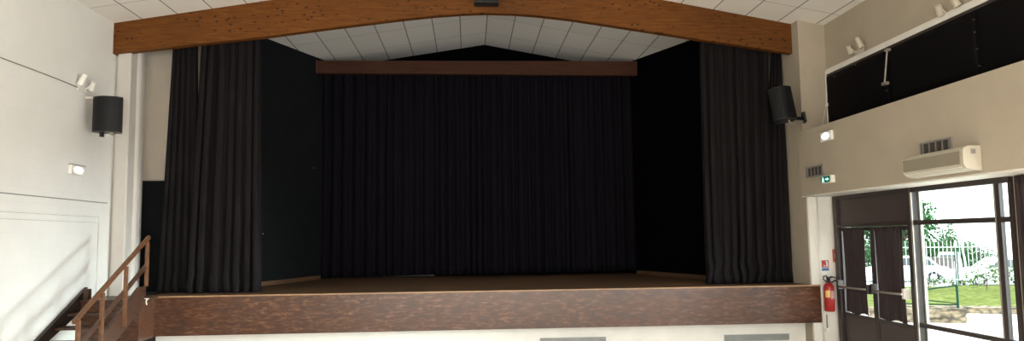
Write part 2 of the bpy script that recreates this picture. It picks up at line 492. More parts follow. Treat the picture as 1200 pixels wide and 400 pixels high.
# floor vents in the white plinth
for (x0, x1, z0, z1, lab) in ((1.211, 2.353, 0.10, 0.225, 'long grey slatted vent in the plinth under the middle of the stage'),
                              (4.44, 5.60, 0.10, 0.212, 'long grey slatted vent in the plinth under the right end of the stage')):
    t = thing('plinth_vent', lab, 'vent', ((x0 + x1) / 2, 12.96, z0), group='vents under the stage')
    bm = nb()
    box(bm, x0, x1, 12.943, 12.958, z1 - 0.012, z1); box(bm, x0, x1, 12.943, 12.958, z0, z0 + 0.012)
    box(bm, x0, x0 + 0.012, 12.943, 12.958, z0 + 0.012, z1 - 0.012); box(bm, x1 - 0.012, x1, 12.943, 12.958, z0 + 0.012, z1 - 0.012)
    obj('frame', bm, M_vent2, t)
    obj('backing', bx(x0 + 0.012, x1 - 0.012, 12.956, 12.96, z0 + 0.012, z1 - 0.012), M_grey, t)
    for k in range(5):
        z = z0 + 0.02 + k * (z1 - z0 - 0.03) / 5
        obj('slat', bx(x0 + 0.012, x1 - 0.012, 12.948, 12.955, z, z + 0.010), M_vent2, t)

# ------------------------------------------------------------------ beams
BOT = [(-6.108, 5.212), (-5.446, 5.295), (-4.578, 5.403), (-3.569, 5.520), (-2.52, 5.668), (-1.474, 5.805), (-1.023, 5.862), (-0.568, 5.912), (-0.112, 5.948), (0.323, 5.966), (0.805, 5.957), (1.266, 5.924), (1.806, 5.862), (2.331, 5.786), (3.279, 5.640), (3.904, 5.543), (4.845, 5.397), (5.905, 5.236)]
bm = nb(); Y0, Y1 = 12.95, 13.10
pts = BOT + [(5.905, cz(5.905) - 0.002), (RX, RZ - 0.002), (-6.108, cz(-6.108) - 0.002)]
prism(bm, pts, 'y', Y0 , Y1)
tag(obj('ceiling_beam', bm, M_beam), 'large arched varnished glulam beam above the stage opening', 'beam')
bb = thing('stage_beam', 'straight dark brown beam across the back of the stage above the backdrop', 'beam', (0.28, 17.1, 5.74))
bm = nb()
v = [bm.verts.new(p) for p in [(-3.47, 17.08, 5.805), (4.045, 17.08, 5.745), (4.045, 17.08, 6.085), (-3.47, 17.08, 6.10), (-3.47, 17.26, 5.805), (4.0, 17.26, 5.745), (4.0, 17.26, 6.085), (-3.47, 17.26, 6.10)]]
for f in ((0, 1, 2, 3), (7, 6, 5, 4), (0, 4, 5, 1), (3, 2, 6, 7), (0, 3, 7, 4), (1, 5, 6, 2)): bm.faces.new([v[i] for i in f])
obj('beam_body', bm, M_backbeam, bb)
obj('end_cap', bx(-3.497, -3.47, 17.06, 17.26, 5.79, 6.11), M_stair, bb)
obj('end_cap', bx(4.045, 4.075, 17.06, 17.26, 5.72, 6.09), M_stair, bb)

# floodlight fixed at the crown of the arched beam
t = thing('stage_spotlight', 'black box lantern fixed to the crown of the arched beam', 'lamp', (0.343, 12.9, 6.07))
obj('housing', bx(0.135, 0.553, 12.72, 12.93, 6.085, 6.36), M_spkd, t, bevel=0.012)
obj('hood', prism(nb(), [(12.70, 6.07), (12.93, 6.07), (12.93, 6.085), (12.72, 6.085)], 'x', 0.128, 0.56), M_rub, t)
obj('mounting_plate', bx(0.25, 0.44, 12.93, 12.95, 6.10, 6.40), M_spkd, t)
obj('yoke', bx(0.29, 0.40, 12.80, 12.945, 6.36, 6.40), M_spkd, t)

# ------------------------------------------------------------------ curtains
def curtain_mesh(left, right, yc, amp, pleats, seed, nv=44, hemfold=0.0, per=12, zbow=None, irregular=0.45):
    """left/right: functions z-fraction(0 top..1 bottom) -> (x, z)"""
    rnd = random.Random(seed)
    wd = [1 + irregular * (rnd.random() * 2 - 1) for _ in range(pleats)]
    am = [0.45 + 0.75 * rnd.random() for _ in range(pleats)]
    dr = [rnd.uniform(-0.35, 0.35) for _ in range(pleats)]
    tot = sum(wd); edges = [0]
    for q in wd: edges.append(edges[-1] + q / tot)
    us = []
    for i in range(pleats):
        for k in range(per): us.append((i, k / per, edges[i] + (edges[i + 1] - edges[i]) * k / per))
    us.append((pleats - 1, 1.0, 1.0))
    bm = nb(); rows = []
    for j in range(nv + 1):
        t = j / nv
        (xa, za), (xb, zb) = left(t), right(t)
        row = []
        for (i, f, u) in us:
            ph = 2 * math.pi * f
            spread = 0.55 + 0.45 * min(1, t * 1.3)
            a = amp * am[i] * spread * (1 + 0.15 * math.sin(3 * t + i))
            y = yc - a * (1.7 * abs(math.sin(ph / 2)) ** 0.75 - 1) * (1.0 if i % 3 else 0.75)
            sx = (xb - xa) / pleats * 0.16 * math.sin(2 * ph) + (xb - xa) / pleats * dr[i] * 0.35 * math.sin(ph * 0.5) * math.sin(math.pi * t * 0.9)
            x = xa + (xb - xa) * u + sx
            z = za + (zb - za) * u
            if hemfold and t > 0.9:
                h = (t - 0.9) / 0.1
                y -= hemfold * math.sin(h * math.pi) * (0.5 + 0.5 * math.sin(i * 2.1 + f * 4)) * am[i]
                x += hemfold * 0.5 * math.sin(h * 5 + i) * (1 if 0 < u < 1 else 0)
            row.append(bm.verts.new((x, y, z)))
        rows.append(row)
    for A, B in zip(rows, rows[1:]):
        for k in range(len(A) - 1): bm.faces.new((A[k], A[k + 1], B[k + 1], B[k]))
    return bm

def curtain(name, label, left, right, yc, amp, pleats, seed, m, th=0.006, parent=None, **k):
    bm = curtain_mesh(left, right, yc, amp, pleats, seed, **k)
    o = obj(name, bm, m, parent, smooth=True)
    s = o.modifiers.new('thickness', 'SOLIDIFY'); s.thickness = th; s.offset = 0
    if label: tag(o, label, 'curtain')
    return o

def edge(x0, x1, z0, z1, curve=0.0):
    def f(t): return (x0 + (x1 - x0) * t + curve * math.sin(math.pi * t), z0 + (z1 - z0) * t)
    return f
hem = ZS + 0.008
curtain('stage_curtain', 'narrow black pleated drape at the far left, beside the white pier', edge(-5.28, -5.44, 5.50, hem), edge(-4.85, -4.71, 5.52, hem), 13.40, 0.075, 5, 3, M_curt, hemfold=0.02)
curtain('stage_curtain', 'wide black pleated drape on the left, next to the bare black wall', edge(-4.73, -4.89, 5.60, hem), edge(-3.69, -3.625, 5.68, hem), 13.24, 0.11, 7, 11, M_curt, hemfold=0.02)
curtain('stage_curtain', 'wide black pleated drape on the right of the stage opening', edge(4.30, 4.262, 5.60, hem), edge(5.60, 5.48, 5.42, hem), 13.24, 0.11, 8, 21, M_curt, hemfold=0.05)
curtain('stage_curtain', 'narrow black drape at the far right, behind the tilted loudspeaker', edge(5.70, 5.42, 5.40, hem, -0.06), edge(5.875, 5.895, 5.40, hem), 13.36, 0.045, 4, 33, M_curt, hemfold=0.03)
# curtain tracks behind the arched beam
for a, b, lab in ((-5.35, -3.6, 'black curtain track behind the left end of the arched beam'), (4.2, 5.9, 'black curtain track behind the right end of the arched beam')):
    z = 5.69 if a < 0 else 5.66
    tag(obj('curtain_track', bx(a, b, 13.125, 13.44, z, z + 0.03), M_spkd), lab, 'curtain track')

def bl(t): return (-3.44 - 0.01 * t, 6.0 + (ZS + 0.03 - 6.0) * t)
def br_(t): return (3.97, 6.0 + (ZS + 0.085 - 6.0) * t)
curtain('backdrop_curtain', 'full width blue-black pleated backdrop curtain at the back of the stage', bl, br_, 17.40, 0.075, 36, 5, M_curtb, nv=30, per=8, irregular=0.5)

# ------------------------------------------------------------------ stairs along the left wall
s = thing('stage_stairs', 'open dark wooden steps with handrail climbing the left wall to the stage', 'stairs', (-5.6, 11.2, 0))
def strg(bm, x0, x1, y_top, z_top, slope, depth, ybot):
    zb = z_top - slope * (y_top - ybot)
    prism(bm, [(y_top, z_top), (ybot, max(zb, 0.02)), (ybot, max(zb - depth, 0.0)), (ybot + 0.02, max(zb - depth, 0.0)), (y_top, z_top - depth)], 'x', x0, x1)
    return bm
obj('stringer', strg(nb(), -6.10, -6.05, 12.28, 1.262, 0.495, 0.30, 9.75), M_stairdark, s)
obj('stringer', prism(nb(), [(12.16, 1.27), (11.95, 1.265), (9.70, 0.085), (9.70, 0.0), (10.05, 0.0), (12.03, 0.92), (12.03, 1.075), (12.16, 1.075)], 'x', -5.15, -5.10), M_stair, s)
for k in range(5):
    z = ZS - 0.172 * (k + 1)
    y = 11.70 - 0.34 * k
    obj('tread', bx(-6.05, -5.15, y, y + 0.30, z - 0.035, z), M_stair, s, bevel=0.004)
obj('newel_block', bx(-6.045, -5.97, 12.14, 12.24, ZS, 1.24), M_stair, s)
XRL = -5.10
obj('handrail', beam_between(nb(), (XRL, 12.22, 2.045), (XRL, 10.03, 0.94), 0.045, 0.055), M_rail, s)
obj('mid_rail', beam_between(nb(), (XRL, 12.16, 1.60), (XRL, 10.08, 0.565), 0.03, 0.07), M_stair, s)
for (y, z0, z1) in ((12.12, 1.27, 1.97), (11.41, 0.72, 1.61), (10.72, 0.35, 1.27), (10.10, 0.05, 0.96)):
    obj('post', bx(XRL, XRL + 0.045, y - 0.028, y + 0.028, z0, z1), M_rail, s, bevel=0.003)
t = thing('cable_clip', 'small white clip and plug at the left end of the stage edge', 'clip', (-5.06, 12.12, ZS - 0.08))
obj('plug', bx(-5.095, -5.03, 12.10, 12.13, ZS - 0.006, ZS + 0.014), M_whitep, t, bevel=0.006)
obj('clip_tail', tube(nb(), [(-5.06, 12.12, ZS + 0.005), (-5.075, 12.12, ZS - 0.04), (-5.06, 12.12, ZS - 0.09)], 0.010, 8), M_whitep, t)

# ------------------------------------------------------------------ loudspeakers
def loudspeaker(label, loc, rot, w_, h_, side):
    t = thing('loudspeaker', label, 'loudspeaker', loc, rot, None)
    # local frame: front faces -Y, centre of cabinet at origin
    d = 0.30
    pr = [(-w_ * 0.36, d * 0.5), (-w_ * 0.5, -d * 0.12)]
    n = 12
    fr = [(-w_ * 0.5 + w_ * k / n, -d * 0.12 - d * 0.40 * math.sin(math.pi * k / n) ** 0.8) for k in range(1, n)]
    body = pr + [(w_ * 0.5, -d * 0.12), (w_ * 0.36, d * 0.5)]
    obj('cabinet', prism(nb(), body, 'z', -h_ / 2 + 0.012, h_ / 2 - 0.012), M_spkd, t, True, bevel=0.01)
    obj('grille', prism(nb(), [(-w_ * 0.485, -d * 0.13)] + [(x * 0.97, y) for x, y in fr] + [(w_ * 0.485, -d * 0.13)], 'z', -h_ / 2 + 0.02, h_ / 2 - 0.02), M_spk, t, True)
    obj('top_cap', prism(nb(), [(-w_ * 0.36, d * 0.5), (-w_ * 0.5, -d * 0.12)] + [(x, y - 0.008) for x, y in fr] + [(w_ * 0.5, -d * 0.12), (w_ * 0.36, d * 0.5)], 'z', h_ / 2 - 0.022, h_ / 2), M_spkd, t, True, bevel=0.006)
    obj('bottom_cap', prism(nb(), [(-w_ * 0.36, d * 0.5), (-w_ * 0.5, -d * 0.12)] + [(x, y - 0.008) for x, y in fr] + [(w_ * 0.5, -d * 0.12), (w_ * 0.36, d * 0.5)], 'z', -h_ / 2, -h_ / 2 + 0.022), M_spkd, t, True, bevel=0.006)
    return t
t = loudspeaker('black curved loudspeaker hanging off the white left wall', (-5.705, 12.02, 3.985), (0, 0, math.radians(4)), 0.455, 0.565, -1)
obj('wall_arm', tube(nb(), [(0.02, 0.10, 0.20), (-0.20, 0.12, 0.30), (-0.405, 0.12, 0.30)], 0.018, 8), M_whitep, t, True, label='white wall arm')
obj('connector', bx(-0.10, -0.05, -0.06, 0.0, -0.355, -0.28), M_spkd, t, True)
obj('connector', bx(0.06, 0.10, -0.06, 0.0, -0.325, -0.28), M_silver, t, True)
t = loudspeaker('black loudspeaker tilted downward on the right pier', (5.50, 12.56, 4.215), (math.radians(-9), math.radians(-7), math.radians(-12)), 0.40, 0.60, 1)
obj('wall_arm', tube(nb(), [(0.0, 0.12, -0.20), (0.30, 0.20, -0.24), (0.39, 0.26, -0.24)], 0.03, 8), M_spkd, t, True)
obj('wall_plate', bx(0.345, 0.39, 0.16, 0.30, -0.32, -0.14), M_spkd, t, True)
obj('connector', tube(nb(), [(0.06, 0.0, -0.29), (0.06, 0.0, -0.335), (0.12, 0.03, -0.35)], 0.012, 8), M_silver, t, True)

# ------------------------------------------------------------------ twin wall brackets (holding the cables)
def twin_bracket(label, x, y, z, s):
    M_whitep = M_brk if s > 0 else globals()['M_whitep']
    """s=+1 fixed to right wall, -1 to left wall"""
    t = thing('wall_bracket', label, 'bracket', (x, y, z), group=None)
    k = -s
    def X(a): return (min(x + k * a[0], x + k * a[1]), max(x + k * a[0], x + k * a[1]))
    obj('base_plate', bx(*X((0, 0.02)), y - 0.14, y + 0.14, z - 0.07, z + 0.02), M_whitep, t, bevel=0.004)
    for i, dy in enumerate((-0.13, 0.10)):
        p0 = (x + k * 0.02, y + dy, z - 0.01); p1 = (x + k * 0.10, y + dy * 1.2, z + (0.08 if i else 0.13))
        obj('arm', tube(nb(), [p0, p1], 0.012, 8), M_whitep, t)
        bm = tube(nb(), [(x + k * 0.06, y + dy * 1.2 + (0.05 if i else -0.02), z + 0.0), (x + k * 0.13, y + dy * 1.2, z + (0.11 if i else 0.17))], [0.05, 0.04], 12)
        obj('lamp_head', bm, M_whitep, t)
    return t
twin_bracket('small white twin-headed fitting on the left wall by the loudspeaker', XL, 11.97, 4.42, -1)
twin_bracket('small white twin-headed fitting above the blackout band, nearer the stage', XR, 11.55, 4.93, 1)
twin_bracket('small white twin-headed fitting above the blackout band, nearer the camera', XR, 9.20, 4.86, 1)

# ------------------------------------------------------------------ emergency lights and exit sign
def emergency(label, x, y0, y1, z0, z1, k, group):
    """k=+1 protrudes to +x, -1 to -x"""
    t = thing('emergency_light', label, 'emergency light', (x, (y0 + y1) / 2, z0), group=None)
    def X(a, b): return (min(x + k * a, x + k * b), max(x + k * a, x + k * b))
    obj('housing', bx(*X(0, 0.05), y0, y1, z0, z1), M_whitep, t, bevel=0.008)
    obj('top_rim', bx(*X(0, 0.055), y0 - 0.005, y1 + 0.005, z1, z1 + 0.012), M_grey, t)
    ym, zm = (y0 + y1) / 2, (z0 + z1) / 2
    bm = nb(); rings = []
    for (sc, dd) in ((1.0, 0.05), (0.85, 0.064), (0.5, 0.072)):
        rings.append([bm.verts.new((x + k * dd, ym + (y1 - y0) * 0.34 * sc * math.cos(a * math.pi / 8), zm + (z1 - z0) * 0.34 * sc * math.sin(a * math.pi / 8))) for a in range(16)])
    for A, B in zip(rings, rings[1:]):
        for q in range(16): bm.faces.new((A[q], A[(q + 1) % 16], B[(q + 1) % 16], B[q]))
    bm.faces.new(rings[-1])
    obj('lens', bm, M_lampglow, t, smooth=True)
    return t
emergency('lit emergency light on the white left wall below the loudspeaker', XL, 11.68, 12.09, 3.02, 3.165, 1, None)
emergency('lit emergency light high on the cream bulkhead at the stage end', 5.81, 11.40, 11.76, 3.445, 3.60, -1, None)
# exit sign on the bulkhead
t = thing('exit_sign', 'green lit exit sign with white arrow and figure on the bulkhead', 'exit sign', (5.81, 11.6, 2.77))
obj('housing', bx(5.745, 5.81, 11.43, 11.775, 2.765, 2.885), M_whitep, t, bevel=0.005)
obj('panel', bx(5.740, 5.745, 11.475, 11.77, 2.775, 2.875), M_exitg, t)
def yz(bm, pts, x): 
    prism(bm, pts, 'x', x, x + 0.002); return bm
bm = nb(); yz(bm, [(11.61, 2.835), (11.55, 2.835), (11.55, 2.85), (11.50, 2.825), (11.55, 2.80), (11.55, 2.815), (11.61, 2.815)], 5.737)
obj('arrow', bm, M_exitw, t, label='white arrow')
bm = nb()
yz(bm, [(11.715, 2.852), (11.70, 2.865), (11.685, 2.852), (11.70, 2.84)], 5.737)
yz(bm, [(11.72, 2.838), (11.68, 2.838), (11.65, 2.822), (11.655, 2.815), (11.685, 2.822), (11.67, 2.80), (11.645, 2.785), (11.655, 2.78), (11.69, 2.795), (11.72, 2.782), (11.735, 2.785), (11.71, 2.806)], 5.737)
obj('figure', bm, M_exitw, t, label='white running figure')

# ------------------------------------------------------------------ wall vents on the bulkhead
def wall_vent(label, y0, y1, z0, z1):
    t = thing('wall_vent', label, 'vent', (5.81, (y0 + y1) / 2, z0))
    bm = nb(); b_ = 0.022
    box(bm, 5.79, 5.81, y0, y1, z1 - b_, z1); box(bm, 5.79, 5.81, y0, y1, z0, z0 + b_)
    box(bm, 5.79, 5.81, y0, y0 + b_, z0 + b_, z1 - b_); box(bm, 5.79, 5.81, y1 - b_, y1, z0 + b_, z1 - b_)
    obj('frame', bm, M_grey, t)
    obj('backing', bx(5.802, 5.81, y0 + b_, y1 - b_, z0 + b_, z1 - b_), M_darkslot, t)
    n = 9
    for k in range(n):
        y = y0 + b_ + (y1 - y0 - 2 * b_) * (k + 0.3) / n
        obj('slat', bx(5.793, 5.802, y, y + 0.018, z0 + b_, z1 - b_), M_darkslot if k % 2 else M_grey, t)
wall_vent('small grey louvred vent on the bulkhead beside the exit sign', 11.79, 12.40, 2.905, 3.085)
wall_vent('small grey louvred vent just above the air conditioner', 8.53, 9.155, 2.905, 3.092)

# ------------------------------------------------------------------ air conditioner
t = thing('air_conditioner', 'cream wall-mounted split air conditioner on the bulkhead above the window', 'air conditioner', (5.70, 8.64, 2.65))
y0, y1 = 8.05, 9.24
prof = [(5.81, 2.925), (5.66, 2.925), (5.605, 2.895), (5.598, 2.80), (5.60, 2.715), (5.64, 2.672), (5.72, 2.652), (5.81, 2.648)]
def xz(bm, pts, a, b): return prism(bm, pts, 'y', a, b)
obj('casing', xz(nb(), prof, y0 + 0.02, y1 - 0.02), M_plastic, t, smooth=False, bevel=0.006)
obj('end_panel', xz(nb(), [(x - (0.004 if x < 5.8 else 0), z + (0.004 if z > 2.8 else -0.004)) for x, z in prof], y0, y0 + 0.02), M_plastic, t, bevel=0.006)
obj('end_panel', xz(nb(), [(x - (0.004 if x < 5.8 else 0), z + (0.004 if z > 2.8 else -0.004)) for x, z in prof], y1 - 0.02, y1), M_plastic, t, bevel=0.006)
g = obj('intake_grille', bx(5.586, 5.600, y0 + 0.05, y1 - 0.03, 2.722, 2.868), M_grillec, t, label='tan ribbed intake grille')
obj('air_flap', prism(nb(), [(5.618, 2.688), (5.624, 2.694), (5.735, 2.660), (5.73, 2.650)], 'y', y0 + 0.06, y1 - 0.04), M_whitep, t)
obj('control_window', bx(5.69, 5.745, y0 - 0.004, y0, 2.835, 2.89), M_grey, t, label='grey display window')

# ------------------------------------------------------------------ blackout band in the upper right wall
def yzbox(bm, x0, x1, y0, y1, z0, z1): return box(bm, x0, x1, y0, y1, z0, z1)
bm = nb()
yzbox(bm, XR - 0.05, XR, YB, 12.67, 4.765, 4.83)
yzbox(bm, XR - 0.035, XR, YB, 12.67, 4.83, 4.86)
yzbox(bm, XR - 0.05, XR, 12.635, 12.67, 3.735, 4.765)
struct('trim_6', bm, M_white)
bm = nb(); box(bm, XR - 0.035, XR - 0.001, YB, 12.635, 4.70, 4.765); box(bm, XR - 0.035, XR - 0.001, YB, 12.635, 3.735, 3.96)
struct('window_2', bm, M_frame)
bw = thing('blackout_cover', 'black cloth blackout sheets pinned over the high window band on the right wall', 'blackout cloth', (XR, 6.0, 3.8))
ycuts = [12.63, 10.72, 8.74, 6.8, 4.8, 2.8, 0.8, -1.2]
for i in range(len(ycuts) - 1):
    ya, yb2 = ycuts[i], ycuts[i + 1]
    bm = nb(); nu, nv = 18, 8; rows = []
    rnd = random.Random(i)
    a1, a2 = rnd.uniform(1, 3), rnd.uniform(0.5, 2)
    for j in range(nv + 1):
        tz = j / nv; row = []
        for q in range(nu + 1):
            u = q / nu
            y = ya + (yb2 - ya) * u; z = 3.90 + (4.72 - 3.90) * tz
            x = XR - 0.042 - 0.018 * abs(math.sin(u * 6 * a1 + tz * 3 * a2)) * (0.3 + u * (1 - u) * 3) * (0.4 + tz * (1 - tz) * 3)
            row.append(bm.verts.new((x, y, z)))
        rows.append(row)
    for A, B in zip(rows, rows[1:]):
        for q in range(nu): bm.faces.new((A[q], A[q + 1], B[q + 1], B[q]))
    sh = obj('sheet', bm, M_blk, bw, smooth=True)
    md = sh.modifiers.new('t', 'SOLIDIFY'); md.thickness = 0.004
for (y, z) in ((8.74, 4.60), (8.74, 4.44), (8.72, 4.22), (8.70, 4.0), (12.56, 4.55), (12.3, 4.66), (11.6, 4.70), (10.75, 4.1)):
    obj('clip', bx(XR - 0.072, XR - 0.055, y - 0.013, y + 0.013, z - 0.008, z + 0.008), M_clip, bw)
t = thing('window_stay', 'thin pale metal rod hanging in front of the blackout cloth', 'rod', (XR - 0.1, 10.68, 4.2))
obj('rod', tube(nb(), [(XR - 0.085, 10.63, 4.69), (XR - 0.10, 10.72, 4.23)], 0.013, 8), M_silver, t)
obj('hook', bx(XR - 0.12, XR - 0.065, 10.66, 10.78, 4.18, 4.225), M_silver, t)
obj('bracket', bx(XR - 0.11, XR - 0.05, 10.59, 10.66, 4.68, 4.715), M_silver, t)
t = thing('cord_cleat', 'slack cord and cleat on the wall beside the blackout band', 'cord', (XR, 12.66, 4.2))
obj('cord', tube(nb(), [(XR - 0.02, 12.69, 4.70), (XR - 0.04, 12.69, 4.45), (XR - 0.05, 12.685, 4.22), (XR - 0.10, 12.685, 4.0), (XR - 0.14, 12.685, 3.85)], 0.007, 6), M_recess, t)
obj('cleat', bx(XR - 0.06, XR - 0.0, 12.60, 12.69, 4.20, 4.25), M_whitep, t)

# ------------------------------------------------------------------ doors and window under the bulkhead
def fr(bm, y0, y1, z0, z1, x0=6.36, x1=6.46): return box(bm, x0, x1, y0, y1, z0, z1)
bm = nb()
fr(bm, 12.48, 12.60, 0.0, 2.60, 6.33, 6.48)
fr(bm, 10.33, 10.42, 0.0, 2.60, 6.33, 6.48)
fr(bm, 10.42, 12.48, 2.535, 2.60, 6.33, 6.48)
fr(bm, 10.42, 12.48, 2.055, 2.10, 6.33, 6.48)
dd = struct('door_1', bm, M_frame)
struct('door_head_panel', bx(6.37, 6.43, 10.42, 12.48, 2.10, 2.535), M_panel, parent=dd)
def leaf(y0, y1, lab):
    bm = nb(); s_ = 0.06
    fr(bm, y0, y0 + s_, 0.03, 2.05, 6.37, 6.43); fr(bm, y1 - s_, y1, 0.03, 2.05, 6.37, 6.43)
    fr(bm, y0 + s_, y1 - s_, 1.99, 2.05, 6.37, 6.43); fr(bm, y0 + s_, y1 - s_, 0.03, 0.10, 6.37, 6.43)
    fr(bm, y0 + s_, y1 - s_, 0.56, 0.62, 6.37, 6.43)
    l = struct(lab, bm, M_frame)
    struct('door_panel', bx(6.385, 6.415, y0 + s_, y1 - s_, 0.10, 0.56), M_panel, parent=l)
    struct('door_glass', bx(6.397, 6.403, y0 + s_, y1 - s_, 0.62, 1.99), M_glass, parent=l)
    return l
l1 = leaf(11.455, 12.475, 'door_2'); l2 = leaf(10.425, 11.445, 'door_3')
for (ya, yb2, lab, yh) in ((12.44, 11.53, 'grey push bar on the door leaf nearer the stage', 11.50), (11.37, 10.60, 'grey push bar on the door leaf nearer the window', 10.52)):
    t = thing('push_bar', lab, 'push bar', (6.28, (ya + yb2) / 2, 1.05), group='push bars on the double door')
    obj('bar', tube(nb(), [(6.285, ya, 1.05), (6.285, yb2, 1.055)], 0.018, 10), M_bar, t, smooth=True)
    obj('end_bracket', bx(6.262, 6.37, ya - 0.02, ya + 0.03, 1.01, 1.16), M_frame, t, bevel=0.005)
    obj('lock_case', bx(6.262, 6.37, yh - 0.03, yh + 0.03, 0.99, 1.14), M_frame if yh > 11 else M_whitep, t, bevel=0.008)
for (a, b, lab, sd) in ((12.34, 11.60, 'dark brown gathered curtain on the glass of the left door leaf', 51), (11.36, 10.56, 'dark brown gathered curtain on the glass of the right door leaf', 52)):
    t = thing('door_curtain', lab, 'curtain', (6.345, (a + b) / 2, 0.64), group='curtains on the double door')
    n = 8
    def mk(a, b, sd):
        rnd = random.Random(sd); bm = nb(); rows = []
        ph = [rnd.uniform(-0.8, 0.8) for _ in range(60)]
        for j in range(25):
            tz = j / 24; row = []
            wdt = 0.965 - 0.05 * math.sin(math.pi * tz)
            for q in range(97):
                u = q / 96
                c = (a + b) / 2; y = c + (a - b) / 2 * wdt * (1 - 2 * u)
                am = 0.016 * (0.6 + 0.4 * math.sin(u * 7 + sd)) * (0.6 + 0.5 * tz)
                x = 6.345 + am * math.sin(u * 2 * math.pi * 10 + 0.9 * math.sin(u * 23 + sd)) 
                z = 2.03 - (2.03 - 0.635) * tz + (0.012 * abs(math.sin(u * 31)) if j == 0 else 0) + (0.02 * math.sin(u * 9 + sd) if j == 24 else 0)
                row.append(bm.verts.new((x, y, z)))
            rows.append(row)
        for A, B in zip(rows, rows[1:]):
            for q in range(96): bm.faces.new((A[q], A[q + 1], B[q + 1], B[q]))
        return bm
    o = obj('cloth', mk(a, b, sd), M_doorc, t, smooth=True)
    md = o.modifiers.new('t', 'SOLIDIFY'); md.thickness = 0.003
    obj('curtain_rod', tube(nb(), [(6.350, a + 0.02, 2.0), (6.350, b - 0.02, 2.0)], 0.007, 8), M_spkd, t)

bm = nb()
X0, X1 = 6.34, 6.46
box(bm, X0, X1, 8.36, 10.33, 2.53, 2.60)      # head
box(bm, 6.37, 6.42, 8.36, 8.42, 0.0, 2.53)        # near jamb
box(bm, 6.37, 6.42, 8.565, 8.65, 0.0, 2.53)       # mullion
for ya, yb2 in ((8.65, 10.33), (8.42, 8.565)):
    box(bm, 6.37, 6.42, ya, yb2, 2.06, 2.125)
    box(bm, 6.37, 6.42, ya, yb2, 0.615, 0.675)
    box(bm, X0, X1, ya, yb2, 0.0, 0.10)
wn1 = struct('window_1', bm, M_frame)
bm = nb()
for ya, yb2 in ((8.65, 10.33), (8.42, 8.565)):
    for za, zb in ((0.10, 0.615), (0.675, 2.06), (2.125, 2.53)):
        box(bm, 6.398, 6.404, ya, yb2, za, zb)
struct('window_glass', bm, M_glass, parent=wn1)
bm = nb()
box(bm, 6.325, 6.34, 10.285, 10.315, 0.10, 2.53)   # pale draught strips
box(bm, 6.358, 6.37, 8.640, 8.652, 0.675, 2.53)
box(bm, 6.46, 6.50, 10.30, 10.33, 0.0, 2.53)
struct('window_seal', bm, M_silver, parent=wn1)
# brown drape at the right edge
curtain('window_curtain', 'dark brown full-length curtain drawn back beside the large window', lambda t: (6.27, 2.57 - 2.52 * t), lambda t: (6.27, 2.57 - 2.52 * t), 0, 0, 1, 1, M_doorc)
o = bpy.data.objects['window_curtain']; bpy.data.objects.remove(o)
def side_drape():
    bm = nb(); rows = []
    for j in range(21):
        tz = j / 20; row = []
        for q in range(81):
            u = q / 80
            y = 8.15 - 0.80 * u
            x = 6.25 + 0.035 * math.sin(u * 2 * math.pi * 9 + math.sin(u * 9)) * (0.7 + 0.3 * tz)
            row.append(bm.verts.new((x, y, 2.585 - 2.54 * tz)))
        rows.append(row)
    for A, B in zip(rows, rows[1:]):
        for q in range(80): bm.faces.new((A[q], A[q + 1], B[q + 1], B[q]))
    return bm
o = tag(obj('window_curtain', side_drape(), M_doorc, smooth=True), 'dark brown full-length curtain drawn back beside the large window', 'curtain')
md = o.modifiers.new('t', 'SOLIDIFY'); md.thickness = 0.004

# ------------------------------------------------------------------ fire equipment on the pier
t = thing('fire_extinguisher', 'red fire extinguisher with black hose hung beside the stage', 'fire extinguisher', (6.19, 12.60, 0.62))
c = (6.19, 12.60, 0.62)
obj('cylinder', lathe(nb(), c, [(0.0, 0.0), (0.075, 0.0), (0.085, 0.02), (0.085, 0.40), (0.078, 0.44), (0.055, 0.475), (0.03, 0.49), (0.028, 0.51)], 28), M_red, t, smooth=True)
def arc_label(c, r, a0, a1, z0, z1):
    bm = nb(); n = 10; A = []; B = []
    for k in range(n + 1):
        a = math.radians(a0 + (a1 - a0) * k / n)
        A.append(bm.verts.new((c[0] + r * math.cos(a), c[1] + r * math.sin(a), c[2] + z0)))
        B.append(bm.verts.new((c[0] + r * math.cos(a), c[1] + r * math.sin(a), c[2] + z1)))
    for k in range(n): bm.faces.new((A[k], A[k + 1], B[k + 1], B[k]))
    return bm
obj('label', arc_label(c, 0.0862, 200, 252, 0.24, 0.36), M_yel, t, label='yellow label')
obj('label', arc_label(c, 0.0862, 256, 330, 0.20, 0.37), M_redd, t, label='red printed label')
bm = nb()
for k in range(5):
    bm2 = arc_label(c, 0.0868, 262, 322, 0.225 + k * 0.028, 0.235 + k * 0.028)
    me = bpy.data.meshes.new('tmp'); bm2.to_mesh(me); bm2.free(); bm.from_mesh(me); bpy.data.meshes.remove(me)
obj('print_lines', bm, M_lab, t, label='pale printed lines')
obj('valve', lathe(nb(), (c[0], c[1], c[2] + 0.51), [(0.022, 0), (0.03, 0.01), (0.03, 0.04), (0.018, 0.055)], 14), M_spkd, t)
bm = prism(nb(), [(c[0] - 0.03, c[2] + 0.545), (c[0] + 0.07, c[2] + 0.575), (c[0] + 0.13, c[2] + 0.56), (c[0] + 0.13, c[2] + 0.575), (c[0] + 0.07, c[2] + 0.60), (c[0] - 0.03, c[2] + 0.575)], 'y', c[1] - 0.014, c[1] + 0.014)
obj('handle', bm, M_rub, t)
hz = [(c[0] - 0.02, c[1] - 0.03, c[2] + 0.545), (c[0] - 0.06, c[1] - 0.05, c[2] + 0.61), (c[0] - 0.10, c[1] - 0.04, c[2] + 0.60), (c[0] - 0.105, c[1] - 0.03, c[2] + 0.55), (c[0] - 0.06, c[1] - 0.07, c[2] + 0.51), (c[0] + 0.02, c[1] - 0.09, c[2] + 0.50), (c[0] + 0.08, c[1] - 0.07, c[2] + 0.53), (c[0] + 0.12, c[1] - 0.03, c[2] + 0.515)]
